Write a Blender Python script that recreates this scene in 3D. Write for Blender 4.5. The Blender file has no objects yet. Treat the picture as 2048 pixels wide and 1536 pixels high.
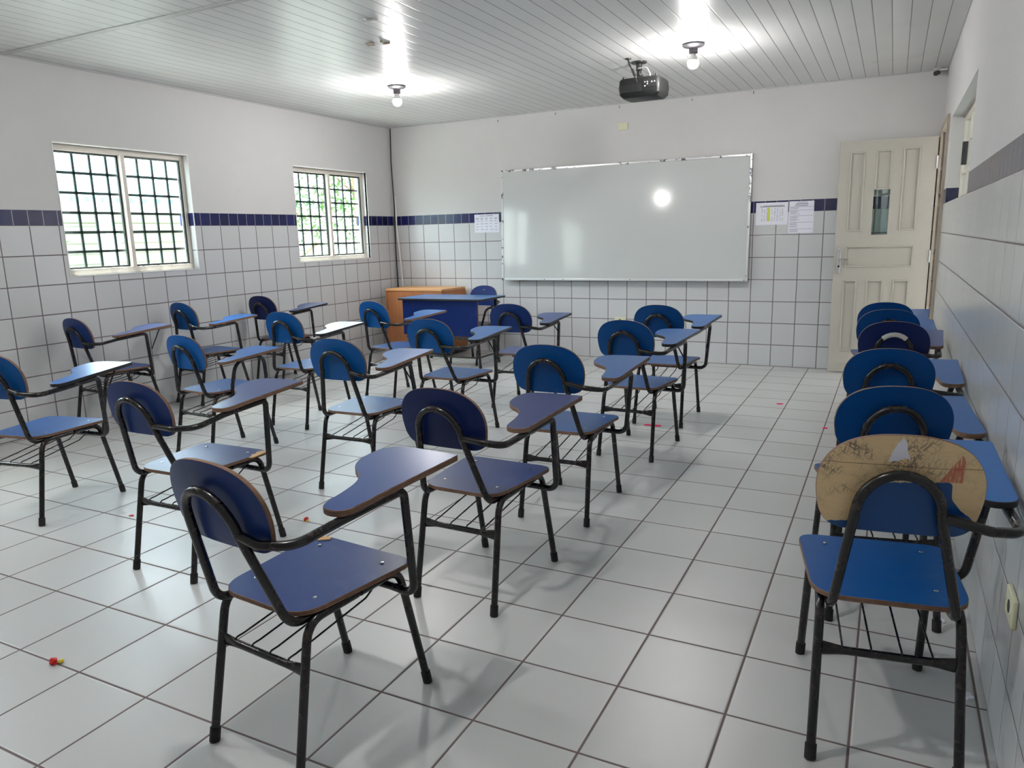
import bpy, bmesh, math, random
from mathutils import Vector, Matrix
random.seed(7)
SC = bpy.context.scene
COL = SC.collection
PI = math.pi

# ------------------------------------------------------------------ room measures (metres)
W = 5.425          # right wall plane
CEIL = 2.467
YF = -8.6          # wall behind the camera
T = 0.16           # wall thickness

# ------------------------------------------------------------------ node helpers
class NB:
    """A small node builder for procedural materials."""
    def __init__(self, name):
        self.m = bpy.data.materials.new(name); self.m.use_nodes = True
        self.t = self.m.node_tree; self.t.nodes.clear()
        self.out = self.t.nodes.new('ShaderNodeOutputMaterial')
        self._xyz = None
    def n(self, typ, **kw):
        nd = self.t.nodes.new(typ)
        for k, v in kw.items(): setattr(nd, k, v)
        return nd
    def put(self, sock, v):
        if isinstance(v, bpy.types.NodeSocket): self.t.links.new(v, sock)
        elif v is not None:
            if hasattr(sock.default_value, '__len__') and not hasattr(v, '__len__'): v = (v,)*len(sock.default_value)
            if hasattr(sock.default_value, '__len__') and len(sock.default_value) == 4 and len(v) == 3: v = (*v, 1)
            sock.default_value = v
    def math(self, op, a, b=None, c=None, clamp=False):
        nd = self.n('ShaderNodeMath', operation=op, use_clamp=clamp)
        self.put(nd.inputs[0], a)
        if b is not None: self.put(nd.inputs[1], b)
        if c is not None: self.put(nd.inputs[2], c)
        return nd.outputs[0]
    def xyz(self):
        if self._xyz is None:
            tc = self.n('ShaderNodeTexCoord'); s = self.n('ShaderNodeSeparateXYZ')
            self.t.links.new(tc.outputs['Object'], s.inputs[0])
            self._xyz = (s.outputs[0], s.outputs[1], s.outputs[2]); self.obj = tc.outputs['Object']
        return self._xyz
    def noise(self, scale, detail=2.0, rough=0.5, vec=None, dist=0.0):
        self.xyz(); nd = self.n('ShaderNodeTexNoise')
        self.put(nd.inputs['Vector'], vec if vec is not None else self.obj)
        nd.inputs['Scale'].default_value = scale; nd.inputs['Detail'].default_value = detail
        nd.inputs['Roughness'].default_value = rough; nd.inputs['Distortion'].default_value = dist
        return nd.outputs['Fac']
    def mix(self, fac, a, b):
        nd = self.n('ShaderNodeMix', data_type='RGBA')
        self.put(nd.inputs[0], fac); self.put(nd.inputs[6], a); self.put(nd.inputs[7], b)
        return nd.outputs[2]
    def mixf(self, fac, a, b):
        return self.math('ADD', self.math('MULTIPLY', fac, b), self.math('MULTIPLY', self.math('SUBTRACT', 1.0, fac), a))
    def smooth(self, v, lo, hi):
        nd = self.n('ShaderNodeMapRange', interpolation_type='SMOOTHSTEP')
        self.put(nd.inputs[0], v); nd.inputs[1].default_value = lo; nd.inputs[2].default_value = hi
        return nd.outputs[0]
    def line(self, v, origin, pitch, half, soft=0.0012):
        """1 on the joints at origin + k*pitch (half-width half), else 0; also the distance to the joint."""
        u = self.math('DIVIDE', self.math('SUBTRACT', v, origin), pitch)
        f = self.math('FRACT', u)
        d = self.math('MULTIPLY', self.math('MINIMUM', f, self.math('SUBTRACT', 1.0, f)), pitch)
        return self.math('SUBTRACT', 1.0, self.smooth(d, half-soft, half+soft)), d, self.math('FLOOR', u)
    def combine(self, x, y, z):
        nd = self.n('ShaderNodeCombineXYZ')
        for i, v in enumerate((x, y, z)): self.put(nd.inputs[i], v)
        return nd.outputs[0]
    def white(self, vec):
        nd = self.n('ShaderNodeTexWhiteNoise', noise_dimensions='3D'); self.put(nd.inputs[0], vec); return nd.outputs[0]
    def bump(self, h, strength=0.3, dist=0.01, normal=None):
        nd = self.n('ShaderNodeBump'); self.put(nd.inputs['Height'], h)
        nd.inputs['Strength'].default_value = strength; nd.inputs['Distance'].default_value = dist
        if normal is not None: self.put(nd.inputs['Normal'], normal)
        return nd.outputs[0]
    def bsdf(self, color, rough=0.5, metal=0.0, spec=0.5, normal=None, **kw):
        b = self.n('ShaderNodeBsdfPrincipled')
        self.put(b.inputs['Base Color'], color); self.put(b.inputs['Roughness'], rough)
        self.put(b.inputs['Metallic'], metal); self.put(b.inputs['Specular IOR Level'], spec)
        if normal is not None: self.put(b.inputs['Normal'], normal)
        for k, v in kw.items(): self.put(b.inputs[k], v)
        self.t.links.new(b.outputs[0], self.out.inputs[0]); return b

def srgb(r, g, b):
    f = lambda c: (c/255/12.92) if c/255 <= 0.04045 else ((c/255+0.055)/1.055)**2.4
    return (f(r), f(g), f(b))

def plain(name, color, rough=0.5, metal=0.0, spec=0.5, grain=0.06, scale=40.0):
    b = NB(name); f = b.noise(scale, 3)
    dark = tuple(c*(1-grain) for c in color); lite = tuple(min(1, c*(1+grain)) for c in color)
    b.bsdf(b.mix(f, dark, lite), rough, metal, spec); return b.m

# ------------------------------------------------------------------ room materials
def mat_wall_tile(name, axis, o, pitch, zo, tile=(0.555, 0.558, 0.568), joint=0.0035):
    b = NB(name); X = b.xyz(); u = X[axis]; z = X[2]
    zt = b.math('SUBTRACT', z, zo)
    lu, du, iu = b.line(u, o, pitch, joint); lz, dz, iz = b.line(zt, 0.0, 0.2, joint)
    lb, db, ib = b.line(u, o, pitch/2, 0.0022)
    band = b.math('MULTIPLY', b.math('GREATER_THAN', zt, 1.4), b.math('LESS_THAN', zt, 1.5))
    paint = b.math('GREATER_THAN', zt, 1.5)
    low = b.math('LESS_THAN', zt, 1.4)
    jl = b.math('MULTIPLY', b.math('MAXIMUM', lu, lz), low)
    shade = b.white(b.combine(iu, iz, 3.0))
    tcol = b.mix(shade, tuple(c*0.965 for c in tile), tuple(c*1.02 for c in tile))
    gn = b.noise(9, 3)
    grout = b.mix(gn, srgb(92, 82, 84), srgb(128, 118, 120))
    col = b.mix(jl, tcol, grout)
    bcol = b.mix(b.white(b.combine(ib, 1.0, 7.0)), srgb(18, 20, 62), srgb(26, 30, 84))
    bcol = b.mix(lb, bcol, srgb(150, 150, 165))
    col = b.mix(band, col, bcol)
    pn = b.noise(3.0, 4, 0.6)
    pcol = b.mix(pn, (0.56, 0.55, 0.542), (0.60, 0.592, 0.586))
    col = b.mix(paint, col, pcol)
    rough = b.mixf(paint, b.mixf(jl, 0.2, 0.75), 0.7)
    spec = b.mixf(paint, b.mixf(jl, 0.5, 0.2), 0.2)
    dmin = b.math('MINIMUM', du, dz)
    h = b.math('MULTIPLY', b.smooth(dmin, 0.001, 0.007), low)
    wob = b.noise(5, 2)
    plaster = b.math('MULTIPLY', b.noise(55, 4, 0.6), paint)
    nrm = b.bump(b.math('ADD', b.math('ADD', h, b.math('MULTIPLY', wob, 0.9)), b.math('MULTIPLY', plaster, 0.25)), 0.35, 0.004)
    b.bsdf(col, rough, 0, spec, nrm); return b.m

def mat_floor():
    b = NB('floor_tile'); x, y, z = b.xyz()
    lx, dx, ix = b.line(x, 4.2123, 0.29818, 0.0034); ly, dy, iy = b.line(y, -3.8248, 0.30288, 0.0034)
    j = b.math('MAXIMUM', lx, ly)
    shade = b.white(b.combine(ix, iy, 1.0))
    n1 = b.noise(2.2, 4, 0.6)
    base = b.mix(shade, (0.50, 0.504, 0.50), (0.55, 0.553, 0.548))
    base = b.mix(b.math('MULTIPLY', n1, 0.3), base, (0.47, 0.47, 0.456))
    g = b.mix(b.noise(4, 3), srgb(78, 64, 62), srgb(118, 104, 102))
    col = b.mix(j, base, g)
    rn = b.noise(7, 3)
    rough = b.mixf(j, b.mixf(rn, 0.27, 0.33), 0.8)
    sp = b.noise(420, 2, 0.6)
    dm = b.math('MINIMUM', dx, dy)
    edge = b.smooth(dm, 0.001, 0.008)
    nrm = b.bump(b.math('ADD', b.math('MULTIPLY', edge, 1.0), b.math('MULTIPLY', sp, 0.30)), 0.42, 0.0022)
    b.bsdf(col, rough, 0, 0.5, nrm); return b.m

def mat_ceiling():
    b = NB('ceiling_strips'); x, y, z = b.xyz()
    lx, dx, ix = b.line(x, 0.03, 0.1, 0.0022, 0.001)
    l2, d2, i2 = b.line(x, 0.03, 0.02, 0.0012, 0.001)
    shade = b.white(b.combine(ix, 2.0, 5.0))
    base = b.mix(shade, (0.66, 0.66, 0.65), (0.695, 0.695, 0.685))
    base = b.mix(b.math('MULTIPLY', b.smooth(b.noise(1.6, 4, 0.6), 0.4, 0.8), 0.18), base, (0.44, 0.44, 0.41))
    col = b.mix(lx, base, (0.13, 0.12, 0.12))
    prof = b.math('SUBTRACT', 1.0, b.math('POWER', b.math('SUBTRACT', 1.0, b.math('DIVIDE', dx, 0.05)), 2.0))
    groove = b.smooth(dx, 0.001, 0.006)
    h = b.math('ADD', b.math('ADD', b.math('MULTIPLY', prof, 0.28), groove), b.math('MULTIPLY', d2, 3.0))
    nrm = b.bump(h, 0.22, 0.003)
    b.bsdf(col, 0.31, 0, 0.32, nrm); return b.m

M = {}
M['wall_back'] = mat_wall_tile('wall_tile_back', 0, 0.2045, 0.1985, 0.0)
M['wall_left'] = mat_wall_tile('wall_tile_left', 1, -4.3005, 0.19948, 0.0016)
M['wall_right'] = mat_wall_tile('wall_tile_right', 1, -4.25, 0.2, 0.0, joint=0.0028)
M['floor'] = mat_floor(); M['ceiling'] = mat_ceiling()
M['ceil_trim'] = plain('ceiling_trim', (0.45, 0.455, 0.45), 0.35)
M['frame'] = plain('window_aluminium', srgb(208, 200, 190), 0.45, 0.0, 0.5)
M['grille'] = plain('grille_paint', srgb(34, 46, 44), 0.45)
M['plaster'] = plain('plaster_white', (0.72, 0.71, 0.70), 0.75, 0, 0.2)
M['door'] = plain('door_paint', srgb(180, 176, 166), 0.42, 0, 0.45, 0.03, 6)
M['door_frame'] = plain('door_frame_paint', srgb(168, 157, 142), 0.5)
M['chrome'] = plain('chrome_metal', (0.62, 0.62, 0.63), 0.22, 1.0)
M['steel'] = plain('brushed_aluminium', (0.66, 0.66, 0.67), 0.38, 1.0)
M['black_plastic'] = plain('black_plastic', (0.012, 0.012, 0.013), 0.4)
M['dark_plastic'] = plain('dark_grey_plastic', (0.013, 0.014, 0.014), 0.45, 0, 0.3)
M['rubber'] = plain('black_rubber', (0.008, 0.008, 0.008), 0.7)
M['ivory'] = plain('ivory_plastic', srgb(206, 204, 176), 0.45)
M['white_plastic'] = plain('white_plastic', srgb(222, 220, 216), 0.4)
M['grey_porcelain'] = plain('grey_socket', (0.022, 0.02, 0.026), 0.5)
M['scrap_tan'] = plain('tan_scrap', srgb(172, 156, 134), 0.7)
M['paper'] = plain('paper_white', srgb(226, 226, 236), 0.8, 0, 0.1, 0.03)
M['ink'] = plain('ink_grey', srgb(120, 120, 132), 0.8)
M['ink_blue'] = plain('ink_blue_grey', srgb(96, 108, 150), 0.8)
M['ink_yellow'] = plain('ink_yellow', srgb(204, 214, 96), 0.8)
M['pink'] = plain('pink_paper', srgb(250, 60, 120), 0.7)
M['red'] = plain('red_wrapper', srgb(200, 34, 30), 0.35)
M['yellow'] = plain('yellow_wrapper', srgb(214, 190, 40), 0.35)
M['rust'] = plain('worn_metal', srgb(190, 186, 180), 0.5)

def mat_board():
    b = NB('whiteboard_surface'); n = b.noise(2.5, 3, 0.6); w = b.noise(0.9, 1)
    sm = b.smooth(b.noise(1.3, 4, 0.65), 0.55, 0.75)
    col = b.mix(b.math('MULTIPLY', sm, 0.35), (0.545, 0.56, 0.555), (0.50, 0.525, 0.525))
    nrm = b.bump(w, 0.08, 0.05)
    b.bsdf(col, 0.09, 0, 0.5, nrm); return b.m
M['board'] = mat_board()
def mat_boardframe():
    b = NB('whiteboard_frame'); n = b.noise(14, 4, 0.7)
    col = b.mix(b.smooth(n, 0.54, 0.6), (0.62, 0.62, 0.63), (0.07, 0.07, 0.09))
    b.bsdf(col, 0.35, 0.5, 0.5); return b.m
M['board_frame'] = mat_boardframe()
M['board_tray'] = plain('whiteboard_lower_rail', (0.68, 0.69, 0.70), 0.3, 0.3)

def mat_wood():
    b = NB('cabinet_wood'); x, y, z = b.xyz()
    n = b.noise(3.0, 6, 0.6, vec=b.combine(b.math('MULTIPLY', x, 9.0), b.math('MULTIPLY', y, 9.0), b.math('MULTIPLY', z, 0.8)))
    b.bsdf(b.mix(n, srgb(146, 92, 56), srgb(176, 116, 74)), 0.42, 0, 0.4); return b.m
M['wood'] = mat_wood()
M['wood_edge'] = plain('cabinet_edge', srgb(196, 144, 92), 0.45)

def mat_laminate(name, c, rough=0.31, spec=0.24):
    b = NB(name); n = b.noise(160, 2, 0.6); s = b.noise(6, 4, 0.65)
    col = b.mix(n, tuple(v*0.9 for v in c), tuple(v*1.08 for v in c))
    col = b.mix(b.math('MULTIPLY', b.smooth(s, 0.55, 0.75), 0.10), col, (0.25, 0.30, 0.36))
    r = b.mixf(s, rough-0.01, rough+0.06)
    b.bsdf(col, r, 0, spec, b.bump(n, 0.08, 0.001)); return b.m
BLUE = {
    'azure': mat_laminate('laminate_azure', srgb(3, 74, 138)),
    'royal': mat_laminate('laminate_royal', srgb(3, 64, 124)),
    'navy':  mat_laminate('laminate_navy', srgb(24, 51, 110)),
    'deep':  mat_laminate('laminate_deep', srgb(16, 32, 80)),
    'desk':  mat_laminate('laminate_desk', srgb(14, 38, 96)),
    'desktop': mat_laminate('laminate_desktop', srgb(30, 92, 150), 0.28, 0.5),
}
TABLET = {k: mat_laminate('tablet_'+k, srgb(*c), 0.27, 0.5) for k, c in {'azure': (4, 94, 168), 'royal': (5, 86, 156), 'navy': (34, 62, 122), 'deep': (22, 44, 104)}.items()}
def mat_ply(back=False):
    b = NB('plywood_edge'); x, y, z = b.xyz()
    if back: z = b.math('SUBTRACT', b.math('ADD', y, b.math('MULTIPLY', z, .21)), b.math('MULTIPLY', b.math('MULTIPLY', x, x), .45))
    ln, d, i = b.line(z, 0.0, 0.0052, 0.0011, 0.0006)
    n = b.noise(60, 3, 0.6)
    col = b.mix(n, srgb(104, 80, 66), srgb(156, 128, 106))
    b.bsdf(b.mix(b.math('MULTIPLY', ln, 0.7), col, srgb(84, 52, 38)), 0.65, 0, 0.25); return b.m
M['ply'] = mat_ply(); M['ply_back'] = mat_ply(True)
M['black_edge'] = plain('black_edge_band', (0.012, 0.011, 0.012), 0.4)
M['bare_ply'] = plain('bare_plywood', srgb(196, 158, 110), 0.6, 0, 0.25, 0.12, 30)
def mat_tube():
    b = NB('black_painted_steel'); n = b.noise(26, 4, 0.7); m = b.noise(70, 3, 0.7)
    spot = b.math('MULTIPLY', b.smooth(n, 0.51, 0.66), b.smooth(m, 0.42, 0.6))
    col = b.mix(b.math('MULTIPLY', spot, 0.7), (0.0085, 0.008, 0.0085), (0.045, 0.026, 0.018))
    b.bsdf(col, b.mixf(spot, 0.24, 0.55), 0, 0.5, b.bump(m, 0.06, 0.001)); return b.m
M['tube'] = mat_tube()

def mat_worn_back():
    """Back of the worn chair: torn laminate over bare scribbled plywood. Object coords: x = across, z = height."""
    b = NB('worn_scribbled_plywood'); x, y, z = b.xyz()
    fc = b.n('ShaderNodeFloatCurve'); cv = fc.mapping.curves[0]
    # bare-wood boundary: (x, z above the seat board's lower edge)
    pts = [(-.2, .030), (-.185, .031), (-.129, .038), (-.108, .060), (-.098, .086), (-.088, .112), (-.07, .132), (-.05, .142),
           (.065, .150), (.085, .149), (.092, .144), (.0945, .112), (.118, .084), (.145, .064), (.153, .044), (.163, .022), (.2, .018)]
    q = [((p[0]+.2)/.4, p[1]*4) for p in pts]
    cv.points[0].location = q[0]; cv.points[1].location = q[-1]
    for p in q[1:-1]: cv.points.new(*p)
    for p in cv.points: p.handle_type = 'VECTOR'
    fc.mapping.update()
    x = b.math('MULTIPLY', x, 1.125)
    b.put(fc.inputs['Value'], b.math('DIVIDE', b.math('ADD', x, .2), .4))
    lim = b.math('DIVIDE', fc.outputs[0], 4.0)
    v = b.math('SUBTRACT', z, 0.578)
    bare = b.smooth(b.math('ADD', b.math('SUBTRACT', v, lim), b.math('MULTIPLY', b.math('SUBTRACT', b.noise(80, 2), 0.5), 0.006)), -0.0008, 0.0008)
    grain = b.noise(4, 5, 0.6, vec=b.combine(b.math('MULTIPLY', x, 3.0), y, b.math('MULTIPLY', z, 40.0)))
    wood = b.mix(grain, srgb(210, 180, 134), srgb(232, 204, 160))
    # pencil scribbles: thin iso-lines of stretched noises, in clusters
    def strokes(sx, sz, sc, rot, w):
        c, s = math.cos(rot), math.sin(rot)
        p = b.math('ADD', b.math('MULTIPLY', x, c), b.math('MULTIPLY', z, s)); r = b.math('SUBTRACT', b.math('MULTIPLY', z, c), b.math('MULTIPLY', x, s))
        n = b.noise(sc, 3, 0.55, vec=b.combine(b.math('MULTIPLY', p, sx), 0.3, b.math('MULTIPLY', r, sz)))
        f = b.math('FRACT', b.math('MULTIPLY', n, 9.0))
        return b.math('LESS_THAN', b.math('ABSOLUTE', b.math('SUBTRACT', f, 0.5)), w)
    st = b.math('MAXIMUM', b.math('MAXIMUM', strokes(1, 7, 5, 0.8, 0.085), strokes(1, 9, 4, -0.5, 0.07)), strokes(1, 8, 6, 1.5, 0.07))
    cl = b.smooth(b.noise(11, 2, 0.5), 0.42, 0.62)
    lf = b.smooth(x, 0.12, -0.06)
    wood = b.mix(b.math('MULTIPLY', b.math('MULTIPLY', st, 0.8), b.math('MULTIPLY', cl, b.math('ADD', lf, 0.25, clamp=True))), wood, srgb(62, 54, 66))
    hl, hd, hi = b.line(b.math('ADD', z, b.math('MULTIPLY', b.noise(9, 2), 0.014)), 0.7672, 0.9, 0.0009, 0.0006)
    wood = b.mix(b.math('MULTIPLY', hl, 0.7), wood, srgb(70, 58, 52))
    # red crayon wedge
    top = b.math('SUBTRACT', 0.214, b.math('MULTIPLY', b.math('ABSOLUTE', b.math('SUBTRACT', x, 0.104)), 1.55))
    red = b.math('MULTIPLY', b.math('LESS_THAN', v, top), b.math('MULTIPLY', b.math('GREATER_THAN', v, 0.150), b.math('MULTIPLY', b.math('GREATER_THAN', x, 0.064), b.math('LESS_THAN', x, 0.112))))
    red = b.math('MULTIPLY', red, b.smooth(b.noise(60, 3, 0.6, vec=b.combine(b.math('MULTIPLY', x, 3.0), 0.0, b.math('MULTIPLY', z, 0.6))), 0.3, 0.5))
    wood = b.mix(b.math('MULTIPLY', red, 0.7), wood, srgb(176, 40, 36))
    blue = b.mix(b.noise(160, 2), tuple(c*0.92 for c in srgb(4, 66, 128)), srgb(4, 66, 128))
    col = b.mix(bare, blue, wood)
    b.bsdf(col, b.mixf(bare, 0.3, 0.55), 0, 0.45); return b.m
M['worn'] = mat_worn_back()

def mat_glass():
    b = NB('window_glass')
    tr = b.n('ShaderNodeBsdfTransparent'); tr.inputs[0].default_value = (0.90, 0.97, 0.955, 1)
    gl = b.n('ShaderNodeBsdfGlossy'); gl.inputs['Roughness'].default_value = 0.02
    fr = b.n('ShaderNodeFresnel'); fr.inputs[0].default_value = 1.45; ge = b.n('ShaderNodeNewGeometry')
    fac = b.math('MULTIPLY', fr.outputs[0], b.math('SUBTRACT', 1.0, ge.outputs['Backfacing']))
    mx = b.n('ShaderNodeMixShader'); b.t.links.new(fac, mx.inputs[0]); b.t.links.new(tr.outputs[0], mx.inputs[1]); b.t.links.new(gl.outputs[0], mx.inputs[2])
    b.t.links.new(mx.outputs[0], b.out.inputs[0]); return b.m
M['glass'] = mat_glass()
def mat_emit(name, col, s):
    b = NB(name); e = b.n('ShaderNodeEmission'); e.inputs[0].default_value = (*col, 1); e.inputs[1].default_value = s
    b.t.links.new(e.outputs[0], b.out.inputs[0]); return b.m
BULB = 640.0
M['bulb'] = mat_emit('lit_bulb', (1.0, 0.97, 0.95), BULB)
M['led'] = plain('white_connector', (0.75, 0.75, 0.72), 0.4)

# ------------------------------------------------------------------ mesh helpers
def link(name, bm, mats, parent=None, smooth=False):
    me = bpy.data.meshes.new(name)
    bmesh.ops.recalc_face_normals(bm, faces=bm.faces[:])
    bm.to_mesh(me); bm.free()
    for m in (mats if isinstance(mats, (list, tuple)) else [mats]): me.materials.append(m)
    if smooth:
        for p in me.polygons: p.use_smooth = True
        if smooth != 'all': me.set_sharp_from_angle(angle=0.7)
    o = bpy.data.objects.new(name, me); COL.objects.link(o)
    if parent is not None: o.parent = parent
    return o
def empty(name, loc=(0, 0, 0), rz=0.0):
    o = bpy.data.objects.new(name, None); COL.objects.link(o); o.location = loc; o.rotation_euler = (0, 0, rz)
    o.empty_display_size = 0.1; return o
def tag(o, label, cat, group=None):
    o['label'] = label; o['category'] = cat
    if group: o['group'] = group
    return o
def struct(o): o['kind'] = 'structure'; return o

def box(bm, x0, x1, y0, y1, z0, z1, mi=0, bevel=0.0):
    r = bmesh.ops.create_cube(bm, size=1.0)
    bmesh.ops.scale(bm, vec=(abs(x1-x0), abs(y1-y0), abs(z1-z0)), verts=r['verts'])
    bmesh.ops.translate(bm, vec=((x0+x1)/2, (y0+y1)/2, (z0+z1)/2), verts=r['verts'])
    fs = set(f for v in r['verts'] for f in v.link_faces)
    for f in fs: f.material_index = mi
    if bevel > 0:
        es = list(set(e for v in r['verts'] for e in v.link_edges))
        bmesh.ops.bevel(bm, geom=es, offset=bevel, segments=2, profile=0.5, affect='EDGES')
def NBM(): return bmesh.new()

def fillet(pts, radii, seg=7):
    """Polyline with its inner corners rounded."""
    pts = [Vector(p) for p in pts]
    if not hasattr(radii, '__len__'): radii = [radii]*len(pts)
    out = [pts[0]]
    for i in range(1, len(pts)-1):
        p, a, c = pts[i], pts[i-1], pts[i+1]; r = radii[i]
        d1, d2 = (a-p), (c-p); l1, l2 = d1.length, d2.length; d1.normalize(); d2.normalize()
        ang = d1.angle(d2)
        if r <= 0 or ang > PI-0.02: out.append(p); continue
        k = min(r/math.tan(ang/2), l1*0.49, l2*0.49)
        s, e = p+d1*k, p+d2*k
        for j in range(seg+1):
            t = j/seg; out.append(s*(1-t)**2 + p*2*t*(1-t) + e*t*t)
    out.append(pts[-1]); return out
def tube(bm, pts, r, n=12, mi=0, sections=None):
    """Sweep a circle (or (ra, rb) ellipses per point) along pts."""
    pts = [Vector(p) for p in pts]; m = len(pts)
    tans = []
    for i in range(m):
        t = (pts[min(i+1, m-1)]-pts[max(i-1, 0)]); tans.append(t.normalized())
    up = Vector((0, 0, 1)) if abs(tans[0].z) < 0.9 else Vector((0, 1, 0))
    nrm = (up - tans[0]*up.dot(tans[0])).normalized(); rings = []
    for i in range(m):
        if i: nrm = (nrm - tans[i]*nrm.dot(tans[i])).normalized()
        bi = tans[i].cross(nrm)
        ra, rb = (r, r) if sections is None else sections[i]
        rings.append([bm.verts.new(pts[i]+nrm*math.cos(2*PI*k/n)*ra+bi*math.sin(2*PI*k/n)*rb) for k in range(n)])
    for i in range(m-1):
        for k in range(n):
            f = bm.faces.new((rings[i][k], rings[i][(k+1) % n], rings[i+1][(k+1) % n], rings[i+1][k])); f.material_index = mi
    for rg in (rings[0], rings[-1]):
        f = bm.faces.new(rg); f.material_index = mi
def lathe(bm, prof, c, n=24, axis='z', mi=0):
    """Revolve (r, h) pairs about the vertical through c."""
    rings = []
    for r, h in prof:
        ring = []
        for k in range(n):
            a = 2*PI*k/n; p = Vector((r*math.cos(a), r*math.sin(a), h))
            if axis == 'y': p = Vector((p.x, p.z, p.y))
            if axis == 'x': p = Vector((p.z, p.x, p.y))
            ring.append(bm.verts.new(Vector(c)+p))
        rings.append(ring)
    for i in range(len(rings)-1):
        for k in range(n):
            f = bm.faces.new((rings[i][k], rings[i][(k+1) % n], rings[i+1][(k+1) % n], rings[i+1][k])); f.material_index = mi
    for rg in (rings[0], rings[-1]):
        f = bm.faces.new(rg); f.material_index = mi
def catmull(pts, n=5, closed=True):
    out = []; m = len(pts)
    for i in range(m if closed else m-1):
        P = [Vector((*pts[(i+k) % m], 0)) if closed else Vector((*pts[min(max(i+k, 0), m-1)], 0)) for k in (-1, 0, 1, 2)]
        for j in range(n):
            t = j/n
            v = 0.5*((2*P[1])+(-P[0]+P[2])*t+(2*P[0]-5*P[1]+4*P[2]-P[3])*t*t+(-P[0]+3*P[1]-3*P[2]+P[3])*t**3)
            out.append((v.x, v.y))
    if not closed: out.append(tuple(pts[-1]))
    return out
def round_poly(pts, radii, seg=6):
    """Closed 2D polygon with rounded corners."""
    out = []; m = len(pts)
    for i in range(m):
        p, a, c = Vector(pts[i]), Vector(pts[i-1]), Vector(pts[(i+1) % m]); r = radii[i]
        d1, d2 = (a-p), (c-p); l1, l2 = d1.length, d2.length; d1.normalize(); d2.normalize()
        k = min(r/math.tan(d1.angle(d2)/2), l1*0.49, l2*0.49)
        for j in range(seg+1):
            t = j/seg; q = (p+d1*k)*(1-t)**2 + p*2*t*(1-t) + (p+d2*k)*t*t; out.append((q.x, q.y))
    return out
def slab(bm, outline, place, th, inset=0.0015):
    """Board from a 2D outline: material 0 on the two faces, 1 on the edge. place(u, v, w) -> point, w = depth."""
    m = len(outline); cx = sum(p[0] for p in outline)/m; cy = sum(p[1] for p in outline)/m
    def ring(w, s):
        r = []
        for i, (u, v) in enumerate(outline):
            a, c = Vector(outline[i-1]), Vector(outline[(i+1) % m]); t = (c-a); t.normalize()
            nx, ny = t.y, -t.x
            if nx*(u-cx)+ny*(v-cy) < 0 and False: nx, ny = -nx, -ny
            r.append(bm.verts.new(place(u-nx*s, v-ny*s, w)))
        return r
    area = sum(outline[i-1][0]*outline[i][1]-outline[i][0]*outline[i-1][1] for i in range(m))
    sg = 1 if area > 0 else -1
    A = ring(0, inset*sg); B = ring(inset, 0); C = ring(th-inset, 0); D = ring(th, inset*sg)
    for r0, r1 in ((A, B), (B, C), (C, D)):
        for i in range(m):
            f = bm.faces.new((r0[i-1], r0[i], r1[i], r1[i-1])); f.material_index = 1
    for r in (A, D):
        f = bm.faces.new(r); f.material_index = 0

# ------------------------------------------------------------------ the setting
def wall_boxes(u0, u1, z0, z1, holes):
    """Rectangles covering u0..u1 x z0..z1 minus holes (ua, ub, za, zb)."""
    us = sorted({u0, u1, *[h[0] for h in holes], *[h[1] for h in holes]}); out = []
    for a, c in zip(us, us[1:]):
        hs = sorted([h for h in holes if h[0] <= a+1e-6 and h[1] >= c-1e-6], key=lambda h: h[2]); z = z0
        for h in hs:
            if h[2] > z+1e-6: out.append((a, c, z, h[2]))
            z = h[3]
        if z < z1-1e-6: out.append((a, c, z, z1))
    return out
def quad_wall(name, axis, plane, thick, u0, u1, holes, mat):
    """Wall with real openings, one watertight-looking mesh of boxes without inner seams showing."""
    bm = NBM()
    for a, c, z, zz in wall_boxes(u0, u1, 0.0, CEIL+0.05, holes):
        if axis == 'x': box(bm, min(plane, plane+thick), max(plane, plane+thick), a, c, z, zz)
        else: box(bm, a, c, min(plane, plane+thick), max(plane, plane+thick), z, zz)
    bmesh.ops.remove_doubles(bm, verts=bm.verts[:], dist=1e-5)
    dup = {}
    for f in bm.faces[:]:
        k = tuple(sorted(v.index for v in f.verts))
    bm.verts.index_update()
    for f in bm.faces[:]:
        k = tuple(sorted(v.index for v in f.verts)); dup.setdefault(k, []).append(f)
    kill = [f for fs in dup.values() if len(fs) > 1 for f in fs]
    if kill: bmesh.ops.delete(bm, geom=kill, context='FACES')
    return struct(link(name, bm, mat))

WIN = [(-3.868, -2.774), (-1.574, -0.466), (-6.17, -5.07)]
WZ = (1.054, 1.955)
RW = (-2.86, -1.10, 1.40, 1.97)
DOOR = (-0.80, -0.06, 0.0, 1.975)
bm = NBM(); box(bm, -T, W+T, YF-T, T, -0.12, 0.0); struct(link('floor', bm, M['floor']))
bm = NBM(); box(bm, -T, W+T, YF-T, T, CEIL, CEIL+0.05); struct(link('ceiling', bm, M['ceiling']))
quad_wall('wall_back', 'y', 0.0, T, -T, W+T, [], M['wall_back'])
quad_wall('wall_front', 'y', YF, -T, -T, W+T, [], M['wall_back'])
quad_wall('wall_left', 'x', 0.0, -T, YF, 0.0, [(a, b, *WZ) for a, b in WIN], M['wall_left'])
quad_wall('wall_right', 'x', W, T, YF, 0.0, [RW, DOOR], M['wall_right'])
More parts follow.
